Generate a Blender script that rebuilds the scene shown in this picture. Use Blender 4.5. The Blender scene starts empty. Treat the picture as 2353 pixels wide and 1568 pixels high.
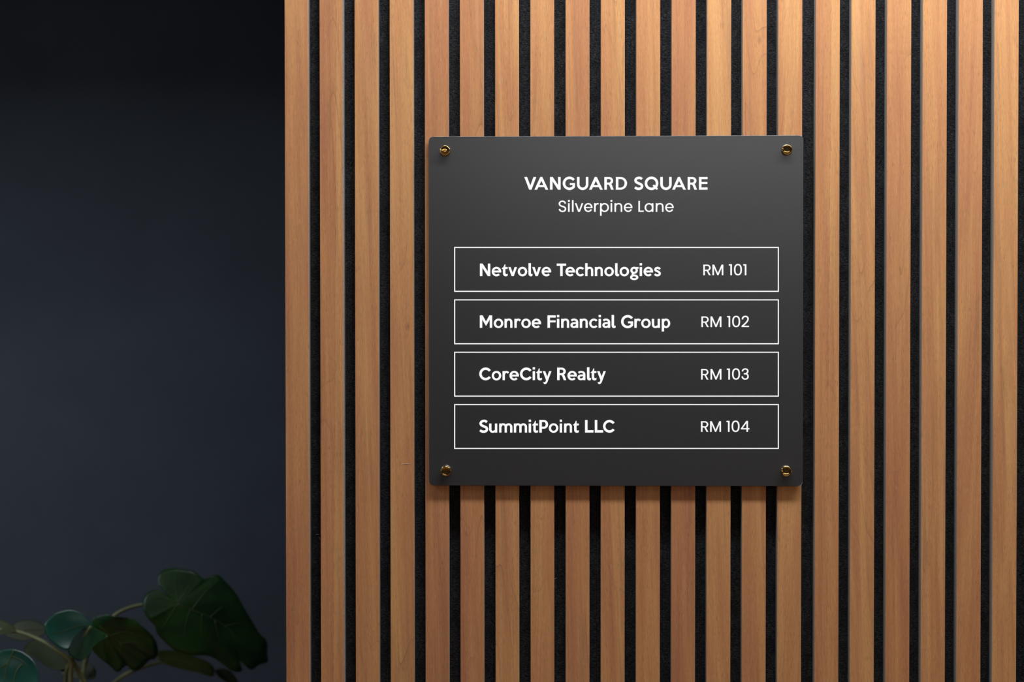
import bpy, bmesh, math, random
from mathutils import Vector, Matrix
random.seed(7)
R = math.radians
C = bpy.context.scene.collection

# ------------------------------------------------------------------ camera, world, lights, exposure
W, H, F = 2353.0, 1568.0, 3268.06
EYE = 1.50                                   # height of the lens above the floor
YAW, PITCH, ROLL, DIST = 0.0254684, 0.0134423, -0.00065743, 1.61768828
fwd = Vector((-math.sin(YAW)*math.cos(PITCH), math.cos(YAW)*math.cos(PITCH), -math.sin(PITCH)))
r0 = Vector((math.cos(YAW), math.sin(YAW), 0)); u0 = r0.cross(fwd)
RI = r0*math.cos(ROLL) + u0*math.sin(ROLL); UP = u0*math.cos(ROLL) - r0*math.sin(ROLL)
CAM = Vector((0, -DIST, EYE))
cd = bpy.data.cameras.new('camera'); cam = bpy.data.objects.new('camera', cd); C.objects.link(cam)
m = Matrix((RI, UP, -fwd)).transposed().to_4x4(); m.translation = CAM
cam.matrix_world = m
cd.sensor_width = 36; cd.lens = 50; cd.clip_start = .05
cd.dof.use_dof = True; cd.dof.focus_distance = 1.615; cd.dof.aperture_fstop = 2.8
bpy.context.scene.camera = cam

sc = bpy.context.scene
sc.view_settings.view_transform = 'Standard'; sc.view_settings.look = 'None'
sc.view_settings.exposure = 0.0; sc.view_settings.gamma = 1.0
sc.view_settings.use_curve_mapping = False

wd = bpy.data.worlds.new('world'); sc.world = wd; wd.use_nodes = True
wd.node_tree.nodes['Background'].inputs[0].default_value = (0.95, 0.97, 1.0, 1)
wd.node_tree.nodes['Background'].inputs[1].default_value = 0.055

def area(name, loc, target, sx, sy, power, col):
    l = bpy.data.lights.new(name, 'AREA'); l.shape = 'RECTANGLE'; l.size = sx; l.size_y = sy
    l.energy = power; l.color = col
    o = bpy.data.objects.new(name, l); C.objects.link(o); o.location = loc
    d = (Vector(target) - Vector(loc)); o.rotation_euler = d.to_track_quat('-Z', 'Y').to_euler()
    return o
LAMP = (0.52, -0.33, 2.45)
area('ceiling_lamp_light', LAMP, (LAMP[0], LAMP[1], 0), 1.5, 0.10, 21.0, (0.94, 1.015, 1.10))
ALCOVE_FILL = (-1.6, -0.75, 2.45)
area('alcove_fill_light', ALCOVE_FILL, (ALCOVE_FILL[0], ALCOVE_FILL[1], 0), 0.8, 1.0, 10, (0.64, 0.82, 1.0))  # added cool fill from above, brightens the dark alcove wall
area('window_light', (-3.15, -1.2, 1.55), (-1.0, 0.7, 1.2), 1.5, 1.1, 5, (0.62, 0.82, 1.0))
area('rear_fill_light', (0.9, -3.9, 2.40), (0.3, 0, 1.5), 2.6, 0.25, 4.8, (0.96, 0.96, 0.98))  # added rear fill, its reflection brightens the top of the sign
area('side_fill_light', (2.75, -2.4, 1.3), (0.2, 0, 1.3), 0.5, 0.5, 3.5, (1.0, 0.52, 0.25))  # added warm fill from the right, no fixture

def at(px, py, y=0.0):
    """world point on the plane y = const that the photograph shows at (px, py)"""
    d = fwd + RI*((px-W/2)/F) - UP*((py-H/2)/F)
    return CAM + d*((y+DIST)/d.y)

# ------------------------------------------------------------------ node helpers
def new_mat(name):
    mt = bpy.data.materials.new(name); mt.use_nodes = True
    return mt, mt.node_tree, mt.node_tree.nodes['Principled BSDF']
def nd(t, typ, **kw):
    n = t.nodes.new(typ)
    for k, v in kw.items():
        if k in ('inp',):
            for i, x in v.items(): n.inputs[i].default_value = x
        else: setattr(n, k, v)
    return n
def ln(t, a, b): t.links.new(a, b)
def math_(t, op, a, b=None, c=None, clamp=False):
    n = t.nodes.new('ShaderNodeMath'); n.operation = op; n.use_clamp = clamp
    for i, v in enumerate((a, b, c)):
        if v is None: continue
        if isinstance(v, (int, float)): n.inputs[i].default_value = v
        else: t.links.new(v, n.inputs[i])
    return n.outputs[0]
def noise(t, vec, scale=5, detail=2, rough=.5, dist=0, dim='3D'):
    n = t.nodes.new('ShaderNodeTexNoise'); n.noise_dimensions = dim
    n.inputs['Scale'].default_value = scale; n.inputs['Detail'].default_value = detail
    n.inputs['Roughness'].default_value = rough; n.inputs['Distortion'].default_value = dist
    t.links.new(vec, n.inputs['Vector']); return n.outputs['Fac']
def vscale(t, vec, s):
    n = t.nodes.new('ShaderNodeVectorMath'); n.operation = 'MULTIPLY'
    t.links.new(vec, n.inputs[0]); n.inputs[1].default_value = s; return n.outputs[0]
def mixc(t, fac, a, b, mode='MIX'):
    n = t.nodes.new('ShaderNodeMix'); n.data_type = 'RGBA'; n.blend_type = mode
    if isinstance(fac, (int, float)): n.inputs[0].default_value = fac
    else: t.links.new(fac, n.inputs[0])
    for i, v in ((6, a), (7, b)):
        if isinstance(v, tuple): n.inputs[i].default_value = v + (1,) if len(v) == 3 else v
        else: t.links.new(v, n.inputs[i])
    return n.outputs[2]
def mrange(t, v, a, b, c=0, d=1, smooth=True):
    n = t.nodes.new('ShaderNodeMapRange')
    if smooth: n.interpolation_type = 'SMOOTHSTEP'
    t.links.new(v, n.inputs[0])
    for i, x in enumerate((a, b, c, d)): n.inputs[i+1].default_value = x
    return n.outputs[0]
def attr(t, name):
    n = t.nodes.new('ShaderNodeAttribute'); n.attribute_type = 'OBJECT'; n.attribute_name = name
    return n.outputs['Fac']
def bump(t, bsdf, h, strength=.2, dist=.001):
    b = t.nodes.new('ShaderNodeBump'); b.inputs['Strength'].default_value = strength
    b.inputs['Distance'].default_value = dist
    t.links.new(h, b.inputs['Height']); t.links.new(b.outputs[0], bsdf.inputs['Normal'])

def plain(name, col, rough=.5, metal=0, spec=.5, noise_amt=0, nscale=300, bmp=0):
    mt, t, b = new_mat(name)
    b.inputs['Base Color'].default_value = col + (1,); b.inputs['Roughness'].default_value = rough
    b.inputs['Metallic'].default_value = metal; b.inputs['Specular IOR Level'].default_value = spec
    if noise_amt:
        tc = nd(t, 'ShaderNodeTexCoord').outputs['Object']
        n = noise(t, tc, nscale, 3)
        f = mrange(t, n, .3, .7, 1-noise_amt, 1+noise_amt, False)
        c = nd(t, 'ShaderNodeVectorMath', operation='SCALE'); c.inputs[0].default_value = col
        ln(t, f, c.inputs['Scale']); ln(t, c.outputs[0], b.inputs['Base Color'])
        if bmp: bump(t, b, n, bmp)
    return mt

# ------------------------------------------------------------------ materials
def veneer_mat():
    mt, t, b = new_mat('walnut_veneer')
    co = nd(t, 'ShaderNodeTexCoord').outputs['Object']
    seed = attr(t, 'grain_seed')
    off = nd(t, 'ShaderNodeCombineXYZ'); ln(t, math_(t, 'MULTIPLY', seed, 3.71), off.inputs[0])
    ln(t, math_(t, 'MULTIPLY', seed, 7.13), off.inputs[2])
    sep = nd(t, 'ShaderNodeSeparateXYZ'); ln(t, co, sep.inputs[0])
    X, Z = sep.outputs[0], sep.outputs[2]
    # slight lean of the grain, different on each slat
    lean = math_(t, 'MULTIPLY', attr(t, 'grain_lean'), Z)
    cx = nd(t, 'ShaderNodeCombineXYZ'); ln(t, math_(t, 'ADD', X, lean), cx.inputs[0]); ln(t, Z, cx.inputs[2])
    va = nd(t, 'ShaderNodeVectorMath', operation='ADD'); ln(t, cx.outputs[0], va.inputs[0]); ln(t, off.outputs[0], va.inputs[1])
    v = va.outputs[0]
    # seam between two leaves of veneer
    sx = math_(t, 'ADD', attr(t, 'seam_x'), math_(t, 'MULTIPLY', attr(t, 'seam_lean'), Z))
    seam = mrange(t, math_(t, 'SUBTRACT', X, sx), -.00015, .00015)
    seamline = math_(t, 'MULTIPLY', mrange(t, math_(t, 'ABSOLUTE', math_(t, 'SUBTRACT', X, sx)), 0, .0006, 1, 0),
                     mrange(t, noise(t, vscale(t, v, (1, 1, 60)), 1, 2), .45, .6))
    # broad bands of colour
    band = noise(t, vscale(t, v, (60, 1, 2.6)), 1, 3, .55, .6)
    band2 = noise(t, vscale(t, v, (130, 1, 4.5)), 1, 2, .5, .4)
    tone = math_(t, 'ADD', attr(t, 'tone'), math_(t, 'MULTIPLY', seam, attr(t, 'seam_tone')))
    f = math_(t, 'ADD', math_(t, 'ADD', mrange(t, band, .25, .75, 0, 1, False), tone), -.5)
    f = math_(t, 'ADD', f, math_(t, 'MULTIPLY', math_(t, 'SUBTRACT', band2, .5), .5), clamp=True)
    ramp = nd(t, 'ShaderNodeValToRGB'); ln(t, f, ramp.inputs[0])
    e = ramp.color_ramp.elements
    e[0].position = 0; e[0].color = (.555, .218, .098, 1)
    e[1].position = 1; e[1].color = (.765, .378, .142, 1)
    k = e.new(.5); k.color = (.660, .290, .115, 1)
    col = ramp.outputs[0]
    # growth lines: contours of a smooth stretched field -> cathedrals and slanting lines
    field = noise(t, vscale(t, v, (26, 1, 3.6)), 1, 1.2, .4, .25)
    fr = math_(t, 'FRACT', math_(t, 'MULTIPLY', field, 9))
    line = math_(t, 'POWER', fr, 7)
    sharp = math_(t, 'POWER', fr, 40)
    gate = mrange(t, noise(t, vscale(t, v, (14, 1, 5)), 1, 2), .47, .68)
    gl = math_(t, 'ADD', math_(t, 'MULTIPLY', line, .16), math_(t, 'MULTIPLY', sharp, .32))
    gl = math_(t, 'MULTIPLY', gl, gate)
    # fine fibre streaks, pores and pale flecks
    st = noise(t, vscale(t, v, (620, 1, 12)), 1, 2, .6, .3)
    st2 = noise(t, vscale(t, v, (1500, 1, 70)), 1, 2, .65)
    st3 = noise(t, vscale(t, v, (900, 1, 170)), 1, 2, .7)
    pores = mrange(t, noise(t, vscale(t, v, (1300, 1, 110)), 1, 1, .5), .57, .72)
    pgate = mrange(t, noise(t, vscale(t, v, (90, 1, 9)), 1, 2), .36, .62, .25, 1)
    pores = math_(t, 'MULTIPLY', pores, pgate)
    flecks = mrange(t, noise(t, vscale(t, v, (850, 1, 90)), 1, 1, .5), .58, .74)
    # knot
    kz = math_(t, 'SUBTRACT', Z, attr(t, 'knot_z')); kx = math_(t, 'SUBTRACT', X, attr(t, 'knot_x'))
    kd = math_(t, 'SQRT', math_(t, 'ADD', math_(t, 'POWER', math_(t, 'MULTIPLY', kx, 420), 2), math_(t, 'POWER', math_(t, 'MULTIPLY', kz, 210), 2)))
    knot = math_(t, 'MULTIPLY', mrange(t, kd, 0, 1.6, 1, 0), .35)
    dark = math_(t, 'ADD', math_(t, 'ADD', gl, math_(t, 'MULTIPLY', pores, .34)), math_(t, 'ADD', knot, math_(t, 'MULTIPLY', seamline, .4)), clamp=True)
    mul = math_(t, 'ADD', .56, math_(t, 'ADD', math_(t, 'MULTIPLY', st, .30), math_(t, 'ADD', math_(t, 'MULTIPLY', st2, .28), math_(t, 'MULTIPLY', st3, .34))))
    sc_ = nd(t, 'ShaderNodeVectorMath', operation='SCALE'); ln(t, col, sc_.inputs[0]); ln(t, mul, sc_.inputs['Scale'])
    c1 = mixc(t, math_(t, 'MULTIPLY', flecks, .24), sc_.outputs[0], (.86, .52, .27))
    smoke = mrange(t, noise(t, vscale(t, v, (120, 1, 4.2)), 1, 4, .62, .5), .50, .72)
    c1 = mixc(t, math_(t, 'MULTIPLY', smoke, .30), c1, (.30, .150, .082))
    pale = mrange(t, noise(t, vscale(t, v, (75, 1, 2.2)), 1, 3, .6, .4), .56, .74)
    c1 = mixc(t, math_(t, 'MULTIPLY', pale, .22), c1, (.86, .50, .24))
    c2 = mixc(t, dark, c1, (.16, .065, .034))
    ln(t, c2, b.inputs['Base Color'])
    b.inputs['Roughness'].default_value = .62; b.inputs['Specular IOR Level'].default_value = .3
    bump(t, b, math_(t, 'SUBTRACT', st2, math_(t, 'MULTIPLY', pores, .8)), .25, .0002)
    return mt

def felt_mat():
    mt, t, b = new_mat('black_felt')
    co = nd(t, 'ShaderNodeTexCoord').outputs['Object']
    # curl field that bends the fibres
    wn = nd(t, 'ShaderNodeTexNoise'); wn.inputs['Scale'].default_value = 22; wn.inputs['Detail'].default_value = 2
    ln(t, co, wn.inputs['Vector'])
    wv = nd(t, 'ShaderNodeVectorMath', operation='SCALE'); ln(t, wn.outputs['Color'], wv.inputs[0]); wv.inputs['Scale'].default_value = .022
    va = nd(t, 'ShaderNodeVectorMath', operation='ADD'); ln(t, co, va.inputs[0]); ln(t, wv.outputs[0], va.inputs[1])
    hs = []
    for ang, s, th in ((24, 1, .60), (-20, 1.25, .60), (2, .9, .60), (38, 1.1, .63)):
        mp = nd(t, 'ShaderNodeMapping', vector_type='TEXTURE'); mp.inputs['Rotation'].default_value = (0, R(ang), 0)
        ln(t, va.outputs[0], mp.inputs[0])
        n = noise(t, vscale(t, mp.outputs[0], (230*s, 1, 1900*s)), 1, 2, .6)
        hs.append(mrange(t, n, th-.12, th+.12))
    h = math_(t, 'MAXIMUM', math_(t, 'MAXIMUM', hs[0], hs[1]), math_(t, 'MAXIMUM', hs[2], hs[3]))
    patch = mrange(t, noise(t, co, 60, 2), .3, .7, .55, 1.2, False)
    f = math_(t, 'MULTIPLY', h, patch, clamp=True)
    c = mixc(t, f, (.0075, .0076, .0085), (.120, .118, .124))
    ln(t, c, b.inputs['Base Color']); b.inputs['Roughness'].default_value = .9
    b.inputs['Specular IOR Level'].default_value = .15
    bump(t, b, f, .8, .0006)
    return mt

def sign_mat():
    mt, t, b = new_mat('matt_black_acrylic')
    co = nd(t, 'ShaderNodeTexCoord').outputs['Object']
    n = noise(t, co, 900, 2, .6)
    sp = mrange(t, noise(t, co, 700, 0), .845, .88)
    c = mixc(t, mrange(t, n, .3, .7), (.032, .032, .0325), (.036, .036, .0365))
    c = mixc(t, math_(t, 'MULTIPLY', sp, .22), c, (.35, .35, .34))
    ln(t, c, b.inputs['Base Color'])
    b.inputs['IOR'].default_value = 1.8; b.inputs['Roughness'].default_value = .30; b.inputs['Specular IOR Level'].default_value = 1.0
    bump(t, b, n, .04, .0002)
    return mt

def wall_mat():
    mt, t, b = new_mat('dark_blue_black_paint')
    co = nd(t, 'ShaderNodeTexCoord').outputs['Object']
    n = noise(t, co, 9, 4, .55)
    c = mixc(t, mrange(t, n, .3, .7), (.070, .085, .110), (.080, .096, .124))
    ln(t, c, b.inputs['Base Color'])
    b.inputs['Roughness'].default_value = .55; b.inputs['Specular IOR Level'].default_value = .25
    bump(t, b, noise(t, co, 260, 3), .08, .0005)
    return mt

def leaf_mat(name, lo, hi, rough=.33):
    mt, t, b = new_mat(name)
    co = nd(t, 'ShaderNodeTexCoord').outputs['Object']
    c = mixc(t, mrange(t, noise(t, co, 26, 3), .3, .7), lo, hi)
    ln(t, c, b.inputs['Base Color']); b.inputs['Roughness'].default_value = rough
    b.inputs['Specular IOR Level'].default_value = .5
    b.inputs['Subsurface Weight'].default_value = 0
    tr = nd(t, 'ShaderNodeBsdfTranslucent'); ln(t, c, tr.inputs[0])
    mx = nd(t, 'ShaderNodeMixShader'); mx.inputs[0].default_value = .22
    out = t.nodes['Material Output']
    ln(t, b.outputs[0], mx.inputs[1]); ln(t, tr.outputs[0], mx.inputs[2]); ln(t, mx.outputs[0], out.inputs[0])
    return mt

M_VEN = veneer_mat(); M_FELT = felt_mat(); M_SIGN = sign_mat(); M_WALL = wall_mat()
M_MDF = plain('grey_core_board', (.33, .295, .26), .8, noise_amt=.25, nscale=700)
M_EDGE = plain('pale_worn_edge', (.36, .36, .345), .7, noise_amt=.3, nscale=400)
M_BRASS = plain('polished_brass', (.80, .52, .17), .10, 1)
M_STEEL = plain('dark_nickel', (.30, .27, .22), .25, 1)
M_PLASTER = plain('white_plaster', (.62, .61, .60), .8, noise_amt=.04, nscale=40)
M_GREY = plain('warm_grey_paint', (.20, .20, .205), .8, noise_amt=.04, nscale=40)
M_FRAME = plain('black_window_frame', (.02, .02, .022), .4)
M_POT = plain('matt_charcoal_clay', (.03, .03, .032), .6, noise_amt=.15, nscale=60)
M_SOIL = plain('potting_soil', (.02, .013, .008), .95, noise_amt=.5, nscale=90)
M_STEM = plain('green_stem', (.17, .175, .07), .45, noise_amt=.15, nscale=50)
M_LINT = plain('white_lint', (.75, .74, .70), .8)
M_VEIN = plain('pale_leaf_vein', (.042, .076, .016), .4)
L_DARK = leaf_mat('dark_green_leaf', (.006, .034, .008), (.020, .082, .012))
L_TEAL = leaf_mat('glossy_blue_green_leaf', (.006, .060, .042), (.012, .095, .062), .26)
L_OLIVE = leaf_mat('olive_leaf', (.030, .040, .012), (.050, .062, .020), .45)
L_YEL = leaf_mat('yellow_green_leaf', (.040, .052, .006), (.065, .075, .010), .45)

mt, t, b = new_mat('oak_floor')
co = nd(t, 'ShaderNodeTexCoord').outputs['Object']
ln(t, mixc(t, noise(t, vscale(t, co, (1.2, 14, 1)), 1, 4), (.25, .13, .06), (.44, .25, .12)), b.inputs['Base Color'])
b.inputs['Roughness'].default_value = .45
M_FLOOR = mt
mt, t, b = new_mat('lit_diffuser'); b.inputs['Base Color'].default_value = (.9, .9, .88, 1)
b.inputs['Emission Color'].default_value = (1, .965, .92, 1); b.inputs['Emission Strength'].default_value = 1.2
M_DIFF = mt
mt, t, b = new_mat('glowing_white_print'); b.inputs['Base Color'].default_value = (.20, .20, .20, 1)
b.inputs['Emission Color'].default_value = (1, 1, 1, 1); b.inputs['Emission Strength'].default_value = .86  # glow added to the white print so it stays bright in dim light
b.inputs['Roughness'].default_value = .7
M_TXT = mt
mt, t, b = new_mat('window_glass'); b.inputs['Base Color'].default_value = (1, 1, 1, 1)
b.inputs['Transmission Weight'].default_value = 1; b.inputs['Roughness'].default_value = 0
M_GLASS = mt

# ------------------------------------------------------------------ object helpers
def link(name, me, mats, parent=None, label=None, cat=None, kind=None, group=None):
    o = bpy.data.objects.new(name, me); C.objects.link(o)
    for x in (mats if isinstance(mats, (list, tuple)) else [mats]):
        if x is not None and me is not None and x.name not in [q.name for q in me.materials if q]: me.materials.append(x)
    if parent: o.parent = parent
    for k_, v_ in (('label', label), ('category', cat), ('kind', kind), ('group', group)):
        if v_: o[k_] = v_
    return o
def mesh(name, verts, faces, smooth=False):
    me = bpy.data.meshes.new(name); me.from_pydata([tuple(v) for v in verts], [], faces); me.update()
    if smooth:
        for p in me.polygons: p.use_smooth = True
    return me
def box_me(name, a, b_, bev=0):
    bm = bmesh.new(); bmesh.ops.create_cube(bm, size=1)
    for v in bm.verts:
        v.co = Vector([(a[i]+b_[i])/2 + v.co[i]*(b_[i]-a[i]) for i in range(3)])
    if bev: bmesh.ops.bevel(bm, geom=bm.edges[:], offset=bev, segments=2, affect='EDGES', profile=.5)
    me = bpy.data.meshes.new(name); bm.to_mesh(me); bm.free(); return me
def empty(name, loc, label, cat, group=None):
    o = bpy.data.objects.new(name, None); C.objects.link(o); o.location = loc
    o['label'] = label; o['category'] = cat
    if group: o['group'] = group
    return o
def struct(name, me, mt, parent=None):
    return link(name, me, mt, parent, kind=None if parent else 'structure')
def tube(pts, rad, seg=10, caps=True):
    """pts: Vectors, rad: float or list -> verts, faces"""
    n = len(pts); vs = []; fs = []
    up = Vector((0, 1, 0))
    for i, p in enumerate(pts):
        d = (pts[min(i+1, n-1)] - pts[max(i-1, 0)]).normalized()
        a = d.cross(up)
        if a.length < 1e-4: a = d.cross(Vector((1, 0, 0)))
        a.normalize(); b2 = d.cross(a)
        rr = rad[i] if isinstance(rad, (list, tuple)) else rad
        for k in range(seg):
            an = 2*math.pi*k/seg
            vs.append(p + a*math.cos(an)*rr + b2*math.sin(an)*rr)
    for i in range(n-1):
        for k in range(seg):
            fs.append((i*seg+k, i*seg+(k+1) % seg, (i+1)*seg+(k+1) % seg, (i+1)*seg+k))
    if caps:
        fs.append(tuple(range(seg))[::-1]); fs.append(tuple((n-1)*seg+k for k in range(seg)))
    return vs, fs
def catmull(pts, sub=6, closed=False):
    P = [Vector(p) for p in pts]; n = len(P); out = []
    rng = n if closed else n-1
    for i in range(rng):
        p0 = P[(i-1) % n] if closed else P[max(i-1, 0)]
        p1 = P[i]; p2 = P[(i+1) % n] if closed else P[i+1]
        p3 = P[(i+2) % n] if closed else P[min(i+2, n-1)]
        for s in range(sub):
            u = s/sub
            out.append(.5*((2*p1) + (p2-p0)*u + (2*p0-5*p1+4*p2-p3)*u*u + (3*p1-p0-3*p2+p3)*u**3))
    if not closed: out.append(P[-1])
    return out

# ------------------------------------------------------------------ room shell
TOP = 2.50                                   # ceiling height
struct('floor', box_me('floor', (-3.4, -5.0, -.1), (3.0, .72, 0)), M_FLOOR)
struct('ceiling', box_me('ceiling', (-3.4, -5.0, TOP), (3.0, .72, TOP+.1)), M_PLASTER)
struct('wall_back', box_me('wall_back', (-3.4, .62, 0), (-.30024, .72, TOP)), M_WALL)
struct('wall_front', box_me('wall_front', (-.30024, .021, 0), (3.0, .72, TOP)), M_WALL)
struct('shade_soffit_1', box_me('shade_soffit', (-3.3, .06, 2.06), (-.30024, .62, TOP)), M_WALL)  # unseen soffit, added to shade the top of the alcove wall
struct('wall_right', box_me('wall_right', (2.9, -5.0, 0), (3.0, .021, TOP)), M_GREY)
struct('wall_rear', box_me('wall_rear', (-3.3, -5.0, 0), (2.9, -4.9, TOP)), M_GREY)
wl = bmesh.new()
def addbox(bm, a, b_):
    r = bmesh.ops.create_cube(bm, size=1)
    for v in r['verts']: v.co = Vector([(a[i]+b_[i])/2 + v.co[i]*(b_[i]-a[i]) for i in range(3)])
addbox(wl, (-3.4, -4.9, 0), (-3.3, -2.1, TOP)); addbox(wl, (-3.4, -.3, 0), (-3.3, .62, TOP))
addbox(wl, (-3.4, -2.1, 0), (-3.3, -.3, .9)); addbox(wl, (-3.4, -2.1, 2.2), (-3.3, -.3, TOP))
me = bpy.data.meshes.new('wall_left'); wl.to_mesh(me); wl.free()
struct('wall_left', me, M_GREY)
wf = bmesh.new()
for a, b_ in (((-3.38, -2.1, .9), (-3.32, -2.05, 2.2)), ((-3.38, -.35, .9), (-3.32, -.3, 2.2)),
              ((-3.38, -2.05, .9), (-3.32, -.35, .95)), ((-3.38, -2.05, 2.15), (-3.32, -.35, 2.2)),
              ((-3.375, -1.22, .95), (-3.325, -1.18, 2.15))): addbox(wf, a, b_)
me = bpy.data.meshes.new('window'); wf.to_mesh(me); wf.free()
win = struct('window_1', me, M_FRAME)
link('pane', box_me('pane', (-3.353, -2.05, .95), (-3.347, -1.22, 2.15)), M_GLASS, win)
link('pane', box_me('pane', (-3.353, -1.18, .95), (-3.347, -.35, 2.15)), M_GLASS, win)
# recessed ceiling lamp above the panelling (out of frame, it lights the wall)
def ceiling_light(L, hx, hy, label):
    lamp = empty('ceiling_light', (L[0], L[1], TOP), label, 'ceiling light')
    fr = bmesh.new()
    for a, b_ in (((-hx-.02, -hy-.02, -.03), (hx+.02, -hy, 0)), ((-hx-.02, hy, -.03), (hx+.02, hy+.02, 0)), ((-hx-.02, -hy, -.03), (-hx, hy, 0)), ((hx, -hy, -.03), (hx+.02, hy, 0))): addbox(fr, a, b_)
    me = bpy.data.meshes.new('light_frame'); fr.to_mesh(me); fr.free()
    link('light_frame', me, M_PLASTER, lamp)
    link('diffuser', box_me('diffuser', (-hx, -hy, -.012), (hx, hy, -.002)), M_DIFF, lamp)
ceiling_light(LAMP, .78, .07, 'long slim white ceiling light above the slatted wall')
ceiling_light(ALCOVE_FILL, .42, .47, 'added square white fill light that brightens the dark alcove')
ceiling_light((0.9, -3.9, 0), 1.3, .12, 'added long white fill light at the rear of the room, reflected in the sign')

# ------------------------------------------------------------------ slatted acoustic panels
SW, SD = .0271, .0120                        # slat width and depth
ZH = 2.40
def slat_mesh():
    """core board with bevelled front edges; face 0 = front, veneered"""
    bv = .00035
    prof = [(0, SD), (0, bv), (bv, 0), (SW-bv, 0), (SW, bv), (SW, SD)]
    vs = [(x, y, z) for z in (0, ZH) for x, y in prof]; n = len(prof)
    fs = [(k, (k+1) % n, n+(k+1) % n, n+k) for k in range(n)] + [tuple(range(n))[::-1], tuple(range(n, 2*n))]
    me = mesh('slat', vs, fs); me.materials.append(M_VEN); me.materials.append(M_MDF)
    for p in me.polygons: p.material_index = 0 if p.index in (1, 2, 3) else 1
    return me
SLAT = slat_mesh()
tones = [.50, .50, .58, .66, .40, .46, .62, .60, .52, .62, .60, .34, .66, .56, .64,
         .48, .66, .52, .62, .56, .70, .5, .45, .6, .55, .5, .4, .6, .5, .55]
leans = [.012, .004, .03, .035, .01, .03, .018, -.02, .03, .04, .03, .01, .035, .02, -.03,
         .005, .05, .01, .02, -.03, .03, .0, .02, .01, .03, .01, .02, .03, .0, .01]
def slat_panel(x0, idx, label):
    root = empty('acoustic_slat_panel', (x0, 0, .06), label, 'wall panel')
    link('felt_backing', box_me('felt', (0, SD, 0), (.6019, .0209, ZH)), M_FELT, root)
    for i in range(15):
        s = link('slat', SLAT, None, root); s.location = (i*.04, 0, 0)
        k = idx+i
        s['grain_seed'] = 1.0 + k*1.37; s['tone'] = .53 + (tones[k]-.56)*1.6; s['grain_lean'] = leans[k]
        s['seam_x'] = 1.0; s['seam_lean'] = 0.0; s['seam_tone'] = 0.0; s['knot_x'] = 1.0; s['knot_z'] = 0.0
        if k == 1:   # leaf joint leaning across this slat
            s['seam_x'] = .0195 - .0066*1.81*1.0; s['seam_lean'] = .0066; s['seam_tone'] = .38; s['tone'] = .36
            s['seam_x'] = .0145 - .0066*1.05
        if k == 15:
            s['seam_x'] = .0155 - .004*1.4; s['seam_lean'] = .004; s['seam_tone'] = .30; s['tone'] = .40
        if k == 13: s['knot_x'] = .0187; s['knot_z'] = 1.758
        if k == 3: s['knot_x'] = .0205; s['knot_z'] = 1.435
    return root
P1 = slat_panel(-.30024, 0, 'left slatted wall panel of fifteen walnut slats on black felt, behind the sign')
P2 = slat_panel(.30191, 15, 'right slatted wall panel of walnut slats on black felt, beside the sign')
# felt of the left panel reaches the next panel across the wider joint
# worn pale edge along the second slat of the left panel
slats = [o for o in P1.children if o.name.startswith('slat')]
second = sorted(slats, key=lambda o: o.location.x)[1]
vs = []; fs = []
z = .06; i = 0
while z < ZH-.04:
    hi = z + .06 > EYE + .11
    w = (.00085 if hi else .0006)*random.uniform(.55, 1.15)
    vs += [(SW-w, -.00005, z), (SW+.00004, -.00005, z), (SW+.00004, .0014, z)]
    if i:
        a = (i-1)*3; b2 = i*3
        fs += [(a, a+1, b2+1, b2), (a+1, a+2, b2+2, b2+1)]
    i += 1; z += random.uniform(.004, .012)
link('worn_edge', mesh('worn_edge', vs, fs), M_EDGE, second, label='pale chipped veneer edge')

# ------------------------------------------------------------------ directory sign
SF = -.0054                                  # front face of the sign
SB = -.0026
p_tl, p_tr, p_bl, p_br = at(984, 314, SF), at(1845.7, 311, SF), at(987.2, 1117, SF), at(1845, 1117, SF)
sx0 = (p_tl.x+p_bl.x)/2; sx1 = (p_tr.x+p_br.x)/2; sz0 = (p_bl.z+p_br.z)/2; sz1 = (p_tl.z+p_tr.z)/2
sign = empty('directory_sign', ((sx0+sx1)/2, 0, (sz0+sz1)/2),
             'square matt black directory sign with white lettering and four brass fixings on slatted wall', 'sign')
S0 = Vector(sign.location)
def rrect(x0, z0, x1, z1, rad, n=10, cut=None):
    pts = []
    for ci, (cx_, cz_, a0) in enumerate(((x1-rad, z1-rad, 0), (x0+rad, z1-rad, 90), (x0+rad, z0+rad, 180), (x1-rad, z0+rad, 270))):
        for k in range(n+1):
            a = R(a0+90*k/n); pts.append((cx_+rad*math.cos(a), cz_+rad*math.sin(a)))
    return pts
def plate(x0, z0, x1, z1, rad, yf, yb, bev):
    rings = []
    for off, y in ((bev, yf), (bev*.3, yf+bev*.3), (0, yf+bev), (0, yb)):
        rings.append([(x, y, z) for x, z in rrect(x0+off, z0+off, x1-off, z1-off, rad-off)])
    n = len(rings[0]); vs = [v for r_ in rings for v in r_]; fs = [tuple(range(n))]
    for j in range(len(rings)-1):
        for k in range(n): fs.append((j*n+k, (j+1)*n+k, (j+1)*n+(k+1) % n, j*n+(k+1) % n))
    fs.append(tuple((len(rings)-1)*n+k for k in range(n))[::-1])
    return mesh('sign_plate', vs, fs)
pl = link('sign_plate', plate(sx0-S0.x, sz0-S0.z, sx1-S0.x, sz1-S0.z, .0052, SF, SB, .0003), M_SIGN, sign)
# chipped lower right corner
vs = []
for q_, w_ in ((-88, .0001), (-75, .0004), (-60, .00025), (-45, .0006), (-30, .0003), (-14, .0005), (0, .0001)):
    for rr in (.0052-.0001, .0052-.0001-w_): vs.append((sx1-S0.x-.0052+rr*math.cos(R(q_)), SF-.00003, sz0-S0.z+.0052+rr*math.sin(R(q_))))
link('chip', mesh('chip', vs, [(2*i, 2*i+2, 2*i+3, 2*i+1) for i in range(6)]), M_EDGE, sign, label='pale chip at lower right corner')

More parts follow.
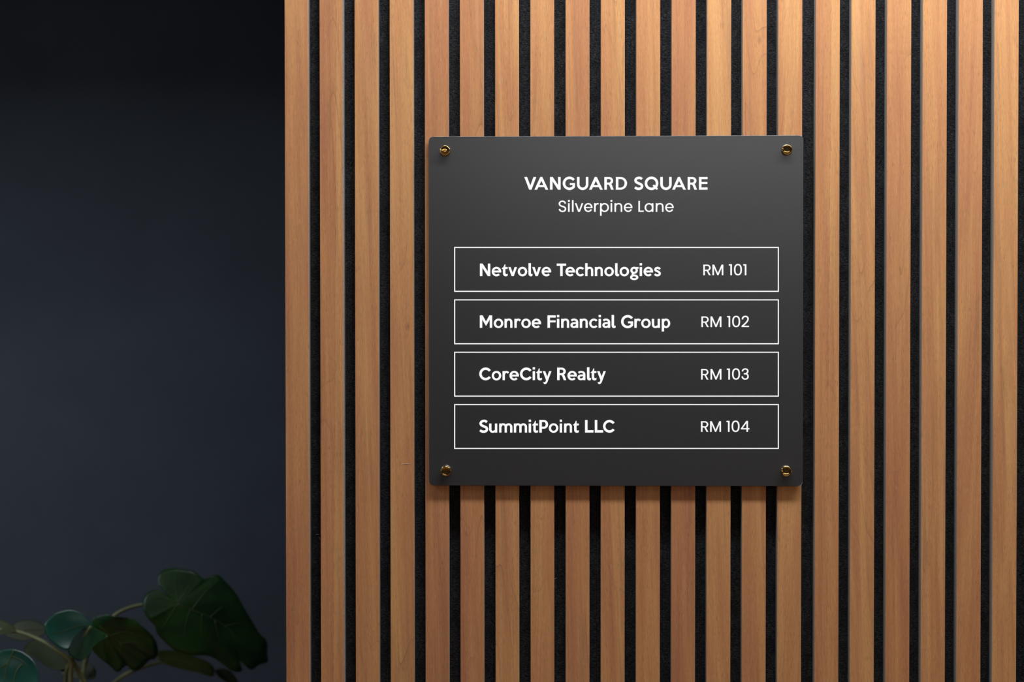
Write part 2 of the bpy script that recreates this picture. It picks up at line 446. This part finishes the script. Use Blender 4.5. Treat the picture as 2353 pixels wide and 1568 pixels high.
def lathe(name, prof, seg=48):
    """profile (radius, y) spun about the y axis"""
    vs = []; fs = []
    for r_, y in prof:
        for k in range(seg):
            a = 2*math.pi*k/seg; vs.append((r_*math.cos(a), y, r_*math.sin(a)))
    n = len(prof)
    for j in range(n-1):
        for k in range(seg): fs.append((j*seg+k, j*seg+(k+1) % seg, (j+1)*seg+(k+1) % seg, (j+1)*seg+k))
    c0 = len(vs); vs.append((0, prof[0][1], 0))
    for k in range(seg): fs.append((c0, (k+1) % seg, k))
    me = mesh(name, vs, fs, True); return me
rc = .0058
CAP = lathe('fixing_cap', [(.0012, -.00385), (.0036, -.0038), (.0044, -.0041), (.0049, -.0043), (.0053, -.0042), (.00565, -.0039), (rc, -.0034), (rc, -.0006), (.0055, -.0003), (.0055, 0)])
SPACER = lathe('spacer', [(.0059, 0), (.0059, -SB)])
WASH = lathe('washer', [(.0001, -.0007), (.0060, -.0007), (.0063, -.0004), (.0063, 0)])
for px, py, tx, tz in ((1021.9, 346.5, -3, 4), (1809.3, 344, 3, -3), (1024.2, 1082.8, 3, 2), (1807.6, 1084, -4, -3)):
    q = at(px, py, SF-.004)
    cp = link('fixing_cap', CAP, M_BRASS, sign, label='polished brass screw cap')
    cp.location = (q.x-S0.x, SF-.0004, q.z-S0.z); cp.rotation_euler = (R(tx), 0, R(tz))
    wq = link('washer', WASH, M_STEEL, sign, label='dark metal washer'); wq.location = (q.x-S0.x, SF, q.z-S0.z)
    sp = link('spacer', SPACER, M_BRASS, sign, label='brass spacer behind the plate'); sp.location = (q.x-S0.x, SB-.0002, q.z-S0.z)

# ------------------------------------------------------------------ lettering drawn from strokes
def stroke(pts, wx, wy):
    """polygon outline pieces (quads) of a stroke with an elliptical nib"""
    q = [pts[0]]
    for p in pts[1:]:
        if (p-q[-1]).length > 1e-3: q.append(p)
    pts = q
    n = len(pts); L = []; Rr = []; ring = (pts[0]-pts[-1]).length < 1e-3
    for i in range(n):
        if ring and i in (0, n-1):
            d1 = (pts[-1]-pts[-2]).normalized(); d2 = (pts[1]-pts[0]).normalized()
            n1 = Vector((-d1.y, d1.x)); n2 = Vector((-d2.y, d2.x))
        elif i == 0: d = pts[1]-pts[0]; n1 = n2 = Vector((-d.y, d.x)).normalized()
        elif i == n-1: d = pts[-1]-pts[-2]; n1 = n2 = Vector((-d.y, d.x)).normalized()
        else:
            d1 = (pts[i]-pts[i-1]).normalized(); d2 = (pts[i+1]-pts[i]).normalized()
            n1 = Vector((-d1.y, d1.x)); n2 = Vector((-d2.y, d2.x))
        nm = (n1+n2)
        nm = nm.normalized() / max(.35, nm.normalized().dot(n1)) if nm.length > 1e-6 else n1
        o = Vector((nm.x*wx/2, nm.y*wy/2))
        L.append(pts[i]+o); Rr.append(pts[i]-o)
    return [[L[i], Rr[i], Rr[i+1], L[i+1]] for i in range(n-1)]
def V2(l): return [Vector(p) for p in l]
def arc(cx, cy, rx, ry, a0, a1, n=36, ex=2.0):
    out = []
    for k in range(n+1):
        a = R(a0+(a1-a0)*k/n); c, s = math.cos(a), math.sin(a)
        out.append(Vector((cx+rx*math.copysign(abs(c)**(2/ex), c), cy+ry*math.copysign(abs(s)**(2/ex), s))))
    return out
def rect(x0, y0, x1, y1): return ('P', V2([(x0, y0), (x1, y0), (x1, y1), (x0, y1)]))
def P(*l): return ('P', V2(l))
def S(pts, wx, wy): return ('S', [Vector(p) for p in pts], wx, wy)
def SC(pts, wx, wy): return ('S', [v.copy() for v in catmull([(p[0], p[1], 0) for p in pts], 6)], wx, wy)
def fix(prims):
    out = []
    for p in prims:
        if p[0] == 'P': out.append([Vector((v.x, v.y)) for v in p[1]])
        else: out += stroke([Vector((v[0], v[1])) for v in p[1]], p[2], p[3])
    return out
bn = (17.8, 15.5)
BOLD = {
 'V': [P((0,100),(22.5,100),(47.5,32),(72.5,100),(94.5,100),(57,0),(38.5,0))],
 'A': [P((0,0),(45.7,100),(61.7,100),(108.6,0),(87,0),(54.3,70),(21.7,0)), rect(29.5,20,79.5,36)],
 'N': [P((0,0),(0,100),(21.7,100),(63.4,36),(63.4,100),(83.4,100),(83.4,0),(62.5,0),(20,66.5),(20,0))],
 'G': [S(arc(53,50,43,43.2,37,318,48),19.8,19.5), rect(56,36.5,96.5,52), P((77.3,36.6),(77.3,25.5),(79,15),(86,10),(96.5,18.5),(96.5,36.6))],
 'U': [S([(10,100),(10,42)]+arc(44.7,42,34.7,35,180,360)+[(79.4,100)],20,19.5)],
 'R': [rect(0,0,19.5,100), S([(10,92),(36,92)]+arc(36,70,23.5,22,90,-90,24)+[(10,48)],19,16),
       P((18,55),(18,41),(29,41),(36,37.5),(42,28.7),(52.7,0),(73.5,0),(65.5,21),(60,36),(56,42),(51,46),(45,55))],
 'D': [rect(0,0,20,100), S([(10,92),(36,92)]+arc(36,50,42.5,42,90,-90)+[(10,8)],19.5,16)],
 'S': [SC([(61,83),(50,91),(36,93),(19,87.5),(10.5,73.5),(17,60),(35,50),(54,41),(62,27),(54,12.5),(37,7),(20,9.5),(6,18.5)],19.5,19.5)],
 'Q': [S(arc(53.5,50,43.5,43.3,0,360,60),20,19.5), S([(67.4,36),(99.4,3)],15,15)],
 'E': [rect(0,0,19.5,100), rect(18,83,67.7,100), rect(18,44.7,66,60.7), rect(18,0,67.7,17.5)],
 'F': [rect(0,0,20,100), rect(18,82.5,66,100), rect(18,44,65,59.5)],
 'L': [rect(0,0,20,100), rect(18,0,67.4,19)],
 'T': [rect(0,82,75.6,100), rect(28,0,48,83)],
 'P': [rect(0,0,20.5,100), S([(10,92),(38,92)]+arc(38,65.5,22.7,26.5,90,-90,24)+[(10,39)],19,16)],
 'C': [S(arc(51,50,41.2,41.5,35,325,48),19.8,19.3)],
 'M': [P((0,0),(0,100),(22.5,100),(49.5,51),(76.5,100),(99,100),(99,0),(79.5,0),(79.5,66),(49.5,15.3),(19.5,66),(19.5,0))],
 'e': [S(arc(38,36,29,30.2,-4,316,44),*bn), rect(12,29,75.8,44)],
 't': [P((0,57),(0,61.7),(9,68.5),(17,79.5),(22,93.5),(28,93.5),(28,72),(46,72),(46,57),(28,57),(28,24),(30,18),(35,15.5),(40,16),(46.5,19),(46.5,5),(44,1),(35,-1.8),(25,-1.5),(16,3),(11,10),(9,20),(9,57))],
 'v': [P((0,72),(19.5,72),(35.3,26),(50.5,72),(70,72),(44.5,0),(26.5,0))],
 'o': [S(arc(38,36,29,30.2,0,360,48),*bn)],
 'l': [P((0,103),(19.5,103),(19.5,23),(21,18),(25,15.5),(32,18),(32,4),(28,-.5),(20,-2),(11,-.5),(4,5),(.5,13),(0,22))],
 'c': [S(arc(38,36,29,30.2,41,319,44),*bn)],
 'h': [rect(0,0,18.7,103), SC([(12,50),(17,59),(25,64.5),(36,66.3),(47,63),(53.5,54.5),(55.4,44)],17.5,15.5), rect(46.6,0,64.1,44.5)],
 'n': [rect(0,0,18.7,72), SC([(12,50),(17,59),(25,64.5),(36,66.3),(47,63),(53,54.5),(54.8,44)],17.5,15.5), rect(46,0,63.5,44.5)],
 'm': [rect(0,0,18.2,72), SC([(12,50),(16,59),(23,64.5),(33,66.3),(44,62.5),(51,54),(52.4,44)],17.8,15.5), rect(43.5,0,61.5,44.5),
       SC([(56,52),(60,59.5),(67,64.5),(76.5,66.3),(87.5,62.5),(94.5,54),(96.5,44)],17.8,15.5), rect(87.3,0,105.5,44.5)],
 'g': [S(arc(32,46,21.3,20.5,0,360,40),17,15.5), rect(40,59,68,72), S(arc(33,-10,24.8,15.3,0,360,40),17,14.5),
       P((12,15),(17,25),(32,21),(29,14),(32,7),(14,5))],
 'i': [rect(0,0,19,72), rect(0,85,19,103)],
 's': [SC([(47.5,55),(40,62.5),(28,66),(15,62),(10,52.5),(15,43.5),(28,38),(41,30),(45.8,20.5),(41,10),(28,5.7),(15,8),(5,15.5)],17,16)],
 'r': [rect(0,0,18.5,72), SC([(10,42),(14,55),(22,63.5),(31,66),(39,64),(46.8,57.3)],17.5,15.5)],
 'a': [SC([(8,58),(18,64.5),(30,66.3),(43,63),(51.5,55),(53.6,44)],17.8,15.5), rect(44.6,0,62.6,44.5),
       SC([(50,38),(30,38),(15,34),(9.2,22.5),(14,10.5),(27,6.5),(39,9),(49,16)],18,14.5)],
 'u': [rect(46.5,0,65,72), SC([(9.3,30),(11,18),(18,9),(28.5,6),(39,8),(48,15)],18,15.5), rect(0,29,18.5,72)],
 'y': [P((0,72),(19.8,72),(36,29),(51,72),(70,72),(40,-9),(36,-18),(31,-26),(25,-30.5),(17,-31.5),(9.5,-29.5),(3.5,-14.7),(9,-16.5),(15,-16.5),(20.5,-13.5),(24,-8),(27,0))],
 'p': [rect(0,-29,18.7,72), S(arc(34,36,25.2,30.3,-150,150,40),17.5,15.5)],
}
rn = (14, 12.3)
REG = {
 'S': [SC([(61,75.6),(57,86),(48,94),(36,97),(20,93.5),(9.5,84),(7.7,73),(12.5,60.5),(24,53.5),(36,49.5),(50,44.5),(60.5,36),(62.3,26),(58.5,13.5),(48.5,6.5),(35,4.6),(21,7.6),(11.5,15.5),(7.7,27)],14,12.8)],
 'i': [rect(0,0,14.5,79.4), ('P', arc(7.3,100,9.6,9.6,0,345,22))],
 'l': [rect(0,0,14.5,107)],
 'v': [P((0,79.4),(15,79.4),(38.5,15),(62,79.4),(76.5,79.4),(46.2,0),(29.6,0))],
 'e': [S(arc(39,39.4,32,34.8,-6,330,48),*rn), rect(8,34.3,77.8,44.5)],
 'r': [rect(0,0,14.5,79.4), SC([(8,45),(11,59),(20,70),(31,74),(41.5,74.3)],14,12)],
 'p': [rect(0,-36,14.5,79.4), S(arc(40.8,39.4,33.7,34.8,0,360,48),*rn)],
 'n': [rect(0,0,14.3,79.4), SC([(7,40),(9.5,56),(18,68),(34.5,74.3),(51,72),(61,62),(64,45)],14,12.3), rect(57,0,71,45.5)],
 'L': [rect(0,0,14,100), rect(12,0,49,12)],
 'a': [rect(66,0,80,79.4), S(arc(40.4,39.4,33.4,34.8,0,360,48),*rn)],
 'R': [rect(0,0,14.6,100), S([(7,94.3),(36,94.3)]+arc(37,70.3,24.8,24,90,-90,24)+[(7,46.3)],14,11.5), P((30,44),(45,44),(69.5,0),(53,0))],
 'M': [P((0,0),(0,100),(16.5,100),(51.7,20),(86.2,100),(102.7,100),(102.7,0),(88,0),(88,72),(57.3,0),(46.3,0),(14.7,72),(14.7,0))],
 '1': [P((0,91.5),(0,104),(29.3,104),(29.3,0),(14.3,0),(14.3,91.5))],
 '0': [S(arc(37.2,52.5,30.2,47.6,0,360,60,2.35),14.2,12.5)],
 '2': [SC([(8,72),(11,86),(20,96),(35,100.3),(50,97),(59,87),(60.8,76),(57,62),(47,47),(30,29),(5.5,8)],14,13), rect(0,0,70,12)],
 '3': [SC([(8,77),(14,90),(24,98),(36,100),(50,97),(58.5,87),(58.8,75),(54,65),(44,57),(32,54.6),(22.4,54.6)],14,12),
       SC([(34,54.5),(46,53.5),(57,46),(61.5,34),(60,19),(50,8),(35,4.8),(21,8),(11,17),(7.5,30.5)],14,12)],
 '4': [rect(53,0,67.5,103), rect(0,23.7,81.7,34.6), P((0,24),(0,31.5),(51,103),(67,103),(53.5,84.6),(16,33))],
}
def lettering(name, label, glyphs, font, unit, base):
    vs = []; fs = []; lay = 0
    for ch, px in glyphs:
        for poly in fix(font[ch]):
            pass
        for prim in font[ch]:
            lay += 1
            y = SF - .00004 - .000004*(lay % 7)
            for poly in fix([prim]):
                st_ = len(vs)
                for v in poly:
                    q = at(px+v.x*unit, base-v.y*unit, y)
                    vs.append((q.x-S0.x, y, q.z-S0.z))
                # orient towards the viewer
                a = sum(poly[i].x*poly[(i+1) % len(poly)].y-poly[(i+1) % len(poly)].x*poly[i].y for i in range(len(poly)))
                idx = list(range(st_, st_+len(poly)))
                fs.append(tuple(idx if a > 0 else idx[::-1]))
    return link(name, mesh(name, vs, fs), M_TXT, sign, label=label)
def Z(s, *x): return list(zip(s.replace(' ', ''), x))
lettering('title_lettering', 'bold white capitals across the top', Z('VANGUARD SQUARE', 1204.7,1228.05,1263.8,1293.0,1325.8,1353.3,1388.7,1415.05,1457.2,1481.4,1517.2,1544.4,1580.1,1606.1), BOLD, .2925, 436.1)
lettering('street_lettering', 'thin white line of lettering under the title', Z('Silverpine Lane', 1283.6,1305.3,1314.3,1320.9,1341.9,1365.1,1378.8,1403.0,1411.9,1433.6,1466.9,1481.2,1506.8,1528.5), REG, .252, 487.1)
names = [
 (Z('Netvolve Technologies',1102.7,1129.9,1153.2,1167.9,1189.6,1214.4,1222.9,1244.6,1279.2,1299.3,1322.9,1344.7,1366.9,1388.7,1413.4,1423.7,1447.8,1469.9,1478.8,1502.9), 634.7),
 (Z('Monroe Financial Group',1102.5,1134.6,1159.2,1182.0,1197.8,1221.6,1258.0,1279.75,1289.5,1310.7,1332.3,1353.8,1375.5,1384.1,1405.4,1427.1,1457.7,1473.3,1497.8,1520.5), 753.8),
 (Z('CoreCity Realty',1101.3,1129.9,1154.8,1170.6,1194.8,1224.0,1231.9,1247.1,1280.2,1303.8,1327.1,1348.8,1357.2,1372.0), 874.0),
 (Z('SummitPoint LLC',1101.3,1123.9,1147.0,1180.8,1214.9,1223.0,1239.2,1261.1,1286.1,1296.1,1316.7,1344.3,1366.7,1385.7), 994.5)]
order = ['first', 'second', 'third', 'fourth']
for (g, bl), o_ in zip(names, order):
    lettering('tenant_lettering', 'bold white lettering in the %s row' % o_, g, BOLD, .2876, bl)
rooms = [(Z('RM101',1616.1,1637.0,1674.7,1686.6,1707.9), 632.8), (Z('RM102',1611.7,1632.6,1670.7,1682.5,1704.0), 751.9),
         (Z('RM103',1611.0,1632.6,1670.1,1682.2,1703.7), 872.7), (Z('RM104',1610.7,1631.7,1669.3,1681.2,1702.3), 992.9)]
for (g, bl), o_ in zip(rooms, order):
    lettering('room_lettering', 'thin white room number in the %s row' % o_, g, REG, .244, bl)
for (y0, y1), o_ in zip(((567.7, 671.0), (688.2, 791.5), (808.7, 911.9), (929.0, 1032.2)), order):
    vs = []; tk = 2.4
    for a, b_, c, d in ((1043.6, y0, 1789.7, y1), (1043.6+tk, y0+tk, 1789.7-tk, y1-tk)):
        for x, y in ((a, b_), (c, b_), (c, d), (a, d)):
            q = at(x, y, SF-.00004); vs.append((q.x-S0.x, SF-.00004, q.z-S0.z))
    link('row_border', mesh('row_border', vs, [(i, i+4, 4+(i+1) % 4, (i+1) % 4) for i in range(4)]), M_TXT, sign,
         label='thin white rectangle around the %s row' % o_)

# ------------------------------------------------------------------ plant in front of the dark wall
plant = empty('potted_monstera', (-.62, .20, 0), 'dark leafy monstera plant in front of the dark wall', 'plant')
PL = Vector(plant.location)
ZS = 3.3614
def zp(p): return (p[0]/ZS, 1250+p[1]/ZS)
class Sheet:
    """curved leaf surface: a tilted, cupped sheet whose points are given where the photo shows them"""
    def __init__(s, cen, Y, tx, tz, cup, fold=0, axis=(1, 0)):
        s.c = at(*zp(cen), Y); s.Y = Y; s.tx = tx; s.tz = tz; s.cup = cup; s.fold = fold
        a = Vector(axis).normalized(); s.ax = a
    def pt(s, p, lift=0):
        px, py = zp(p); q = at(px, py, s.Y)
        dx, dz = q.x-s.c.x, q.z-s.c.z
        across = dx*s.ax.y + dz*s.ax.x
        y = s.Y + s.tx*dx + s.tz*dz + s.cup*(dx*dx+dz*dz) + s.fold*abs(across)
        return at(px, py, y-lift) - PL
def leaf(outline, cen, Y, mat, label=None, tx=0, tz=0, cup=0, fold=0, axis=(1, 0), ribs=(), th=.0006, sub=5, wave=.0):
    sh = Sheet(cen, Y, tx, tz, cup, fold, axis)
    o2 = catmull([(p[0], p[1], 0) for p in outline], sub, True)
    n = len(o2); K = 10; vs = []; fs = []
    for j in range(1, K+1):
        f = j/K
        for i, p in enumerate(o2):
            q = sh.pt((cen[0]+(p.x-cen[0])*f, cen[1]+(p.y-cen[1])*f))
            q.y += wave*f*f*math.sin(i*2*math.pi/n*7)
            vs.append(q)
    c0 = len(vs); vs.append(sh.pt(cen))
    for i in range(n): fs.append((c0, (i+1) % n, i))
    for j in range(K-1):
        for i in range(n): fs.append((j*n+i, j*n+(i+1) % n, (j+1)*n+(i+1) % n, (j+1)*n+i))
    # give the blade thickness
    nv = len(vs); vs += [v+Vector((0, th, 0)) for v in vs]
    fs += [tuple(x+nv for x in f_)[::-1] for f_ in fs]
    b0 = (K-1)*n
    for i in range(n): fs.append((b0+i, b0+(i+1) % n, nv+b0+(i+1) % n, nv+b0+i))
    o = link('leaf', mesh('leaf', vs, fs, True), mat, plant, label=label)
    if ribs:
        vv = []; ff = []
        for rb, w0 in ribs:
            pts = [sh.pt((v.x, v.y), .0004) for v in catmull([(a, b3, 0) for a, b3 in rb], 5)]
            m_ = len(pts)
            v_, f_ = tube(pts, [w0*(1-.75*k/(m_-1)) for k in range(m_)], 6)
            ff += [tuple(x+len(vv) for x in q) for q in f_]; vv += v_
        link('leaf_vein', mesh('leaf_vein', vv, ff, True), M_VEIN, o)
    return o
# the big split leaf on the right
leaf([(1215,290),(1225,235),(1262,205),(1340,190),(1430,198),(1490,208),(1535,235),(1568,268),(1600,268),(1640,246),(1690,248),(1735,290),
      (1790,345),(1840,405),(1880,480),(1925,560),(1962,625),(2000,692),(2045,735),(2064,775),(2064,850),(2070,912),(2010,932),(1960,968),
      (1925,972),(1900,945),(1872,880),(1850,815),(1838,830),(1852,900),(1872,965),(1860,988),(1815,992),(1760,968),(1700,920),(1640,880),
      (1580,862),(1500,862),(1420,845),(1340,818),(1265,755),(1212,700),(1192,640),(1172,612),(1150,585),(1118,530),(1104,478),(1108,425),
      (1140,380),(1190,358),(1235,362),(1268,385),(1300,405),(1272,368),(1235,330)],
     (1372,462), .30, L_DARK, tx=.30, tz=.22, cup=.8, fold=.12, axis=(1, -.55),
     ribs=[([(1372,462),(1500,520),(1620,570),(1740,640),(1850,740),(1950,840),(2030,905)],.0011),
           ([(1372,462),(1360,350),(1345,240)],.0008), ([(1372,462),(1440,350),(1500,250)],.0008), ([(1372,462),(1250,420),(1150,440)],.0007),
           ([(1480,512),(1580,380),(1680,290)],.0008), ([(1620,570),(1740,470),(1840,430)],.0007), ([(1740,640),(1840,615),(1950,640)],.0007),
           ([(1372,462),(1300,580),(1240,660)],.0007), ([(1470,510),(1430,640),(1420,800)],.0008), ([(1560,545),(1560,680),(1600,840)],.0008),
           ([(1660,595),(1690,740),(1760,930)],.0008), ([(1780,670),(1840,780),(1890,900)],.0007)], wave=.002)
leaf([(712,590),(760,560),(830,546),(890,560),(960,570),(1025,582),(1080,618),(1140,670),(1185,728),(1212,790),(1222,850),(1195,890),(1150,905),
      (1110,945),(1060,975),(1010,975),(985,948),(960,952),(930,985),(893,992),(860,960),(830,925),(780,888),(730,850),(700,800),(690,720)],
     (770,640), .27, L_DARK, tx=.15, tz=-.1, cup=.6, fold=.2, axis=(1, -.6),
     ribs=[([(770,640),(860,720),(960,800),(1060,870),(1120,920)],.0009), ([(850,710),(960,680),(1060,700)],.0006), ([(920,770),(1060,760),(1150,800)],.0006),
           ([(830,700),(830,800),(800,870)],.0006), ([(930,780),(930,880),(900,950)],.0006)], wave=.002)
leaf([(342,650),(352,610),(390,565),(440,530),(520,512),(590,520),(650,550),(700,600),(722,635),(715,655),(690,640),(650,650),(610,690),(575,730),
      (548,775),(520,822),(470,812),(420,775),(370,725)], (560,640), .22, L_TEAL, 'glossy blue-green leaf lobe catching window light', tx=.38, tz=.32, cup=-4,
     ribs=[([(690,630),(600,640),(480,680),(380,700)],.0006)])
leaf([(722,650),(690,640),(640,655),(600,690),(565,735),(535,790),(525,840),(560,880),(600,905),(640,900),(680,870),(705,835),(720,800),(770,760),(830,725),(820,700),(770,670)],
     (660,740), .225, L_DARK, tx=-.7, tz=.4, cup=-3, ribs=[([(715,645),(660,720),(600,860)],.0007)])
leaf([(0,832),(50,815),(110,816),(170,835),(225,872),(268,918),(295,980),(300,1040),(292,1110),(260,1170),(180,1200),(60,1190),(-60,1150),(-100,1050),(-90,920)],
     (90,1000), .18, L_TEAL, 'glossy blue-green leaf with pale stripes in the corner', tx=.30, tz=.35, cup=-4,
     ribs=[([(110,820),(60,930),(30,1069)],.0012), ([(90,870),(160,900),(230,960)],.0008), ([(170,930),(120,1000),(100,1090)],.0012), ([(60,930),(0,960),(-60,1020)],.0008)])
leaf([(60,665),(130,605),(200,588),(262,592),(320,615),(350,650),(345,690),(300,725),(230,742),(170,752),(110,742),(50,718)],
     (200,670), .33, L_OLIVE, 'dark olive leaf seen nearly edge on', tx=.3, tz=.7, cup=-2, ribs=[([(60,690),(200,670),(340,660)],.0008)])
leaf([(185,835),(215,770),(290,740),(360,760),(430,810),(485,860),(520,915),(510,965),(470,975),(420,978),(350,945),(270,890)],
     (360,860), .31, L_OLIVE, 'pale olive underside of a leaf', tx=.1, tz=.9, cup=-2, ribs=[([(200,830),(360,850),(500,950)],.0007)])
leaf([(470,1010),(480,960),(530,930),(600,915),(660,915),(705,930),(735,970),(742,1010),(725,1042),(670,1052),(600,1045),(540,1035)],
     (600,985), .30, L_OLIVE, 'small pale olive leaf low beside the stems', tx=.2, tz=.6, cup=-3, ribs=[([(490,1000),(600,980),(720,1000)],.0006)])
leaf([(1205,860),(1230,830),(1300,822),(1380,832),(1460,858),(1540,885),(1610,915),(1655,965),(1650,1020),(1610,1025),(1540,1000),(1440,980),(1340,955),(1260,925),(1215,895)],
     (1380,900), .36, L_YEL, 'yellow-green leaf behind the large split leaf', tx=.2, tz=.9, cup=-1, ribs=[([(1215,880),(1380,900),(1640,990)],.0009)])
leaf([(1660,985),(1700,965),(1760,975),(1800,1005),(1830,1050),(1850,1100),(1790,1095),(1730,1060),(1690,1030)],
     (1750,1030), .37, L_OLIVE, 'curled leaf tip low behind the large split leaf', tx=.2, tz=.6, cup=-1)
leaf([(-90,640),(-40,600),(10,594),(60,610),(110,650),(100,685),(40,700),(-20,712),(-80,700)],
     (10,650), .25, L_YEL, 'yellow-green leaf edge cut by the picture side', tx=-.2, tz=.9, cup=-3)

def stem(pix, r0_, r1_, mat=M_STEM, label=None):
    pts = catmull([tuple(at(*zp((a, b3)), y)-PL) for a, b3, y in pix], 6)
    n = len(pts); v_, f_ = tube(pts, [r0_+(r1_-r0_)*k/(n-1) for k in range(n)], 10)
    return link('stem', mesh('stem', v_, f_, True), mat, plant, label=label)
stem([(540,1700,.24), (545,1200,.24), (548,1000,.24), (545,905,.235), (440,825,.23), (330,755,.235), (180,692,.245), (40,668,.25), (-90,660,.25)], .0034, .0024)
stem([(560,1700,.26), (620,1200,.26), (660,1100,.26), (610,990,.255), (570,925,.245), (548,880,.24)], .0032, .0026)
stem([(600,1700,.28), (640,1000,.29), (760,700,.30), (880,560,.305), (985,500,.31), (1110,470,.315), (1250,470,.315), (1372,466,.304)], .0034, .0022)
stem([(620,1700,.30), (700,1260,.31), (880,1075,.32), (1000,995,.33), (1140,943,.345), (1280,905,.362)], .0034, .0024)
stem([(500,1700,.26), (505,1100,.25), (525,950,.24), (600,800,.235), (700,640,.225)], .003, .0018)
stem([(420,1700,.27), (300,1400,.23), (160,1200,.205), (100,1060,.20), (95,1000,.186)], .003, .002)
# stalks going down into the pot, soil and pot stand on the floor below the picture
base = at(*zp((560, 1700)), .26) - PL
for dx_, dy_, tx_ in ((0, 0, .02), (-.012, .015, -.03), (.014, .02, .04), (.004, -.012, -.01), (.018, .034, .05), (-.01, 0, -.05)):
    p0 = Vector((base.x+dx_, base.y+dy_, base.z+.01)); p1 = Vector((tx_, .0+dy_*.5, .36))
    pts = catmull([tuple(p0), tuple(p0.lerp(p1, .5)+Vector((tx_*.4, 0, 0))), tuple(p1)], 8)
    v_, f_ = tube(pts, .0042, 10)
    link('stalk', mesh('stalk', v_, f_, True), M_STEM, plant)
def lathe_z(name, prof, seg=40):
    vs = []; fs = []
    for r_, z_ in prof:
        for k in range(seg):
            a = 2*math.pi*k/seg; vs.append((r_*math.cos(a), r_*math.sin(a), z_))
    for j in range(len(prof)-1):
        for k in range(seg): fs.append((j*seg+k, j*seg+(k+1) % seg, (j+1)*seg+(k+1) % seg, (j+1)*seg+k))
    return mesh(name, vs, fs, True)
link('pot', lathe_z('pot', [(.001, 0), (.13, 0), (.14, .01), (.17, .38), (.175, .40), (.165, .40), (.160, .38), (.155, .30)]), M_POT, plant)
link('soil', lathe_z('soil', [(.001, .372), (.06, .374), (.12, .369), (.159, .366)]), M_SOIL, plant)

# ------------------------------------------------------------------ bits of lint caught on the panelling
def lint(pix, y, r_, label):
    pts = [at(a, b3, y) for a, b3 in pix]; o0 = pts[0].copy()
    v_, f_ = tube(catmull([tuple(p-o0) for p in pts], 5), r_, 6)
    o = link('lint', mesh('lint', v_, f_, True), M_LINT, label=label, cat='lint'); o.location = o0
    return o
lint([(726,1228.3), (730,1228.6), (733,1229)], SD-.0003, .00022, 'short white lint thread in the first gap, the upper of two')
lint([(732.5,1234), (734,1237), (735.5,1241)], SD-.0003, .00018, 'slanting white lint thread in the first gap, just under another')
lint([(1274.5,1331), (1276.5,1330.5), (1278.3,1328)], SD-.0006, .00016, 'tiny curved white hair on felt below the sign')
lint([(1861,93), (1861.6,93.6)], SD-.0004, .0003, 'white fleck on the felt above right of the sign')
lint([(920,1070), (926,1066.8), (934,1066.5), (942,1066)], -.0001, .00012, 'fine pale hair on the fourth slat, left of the sign')
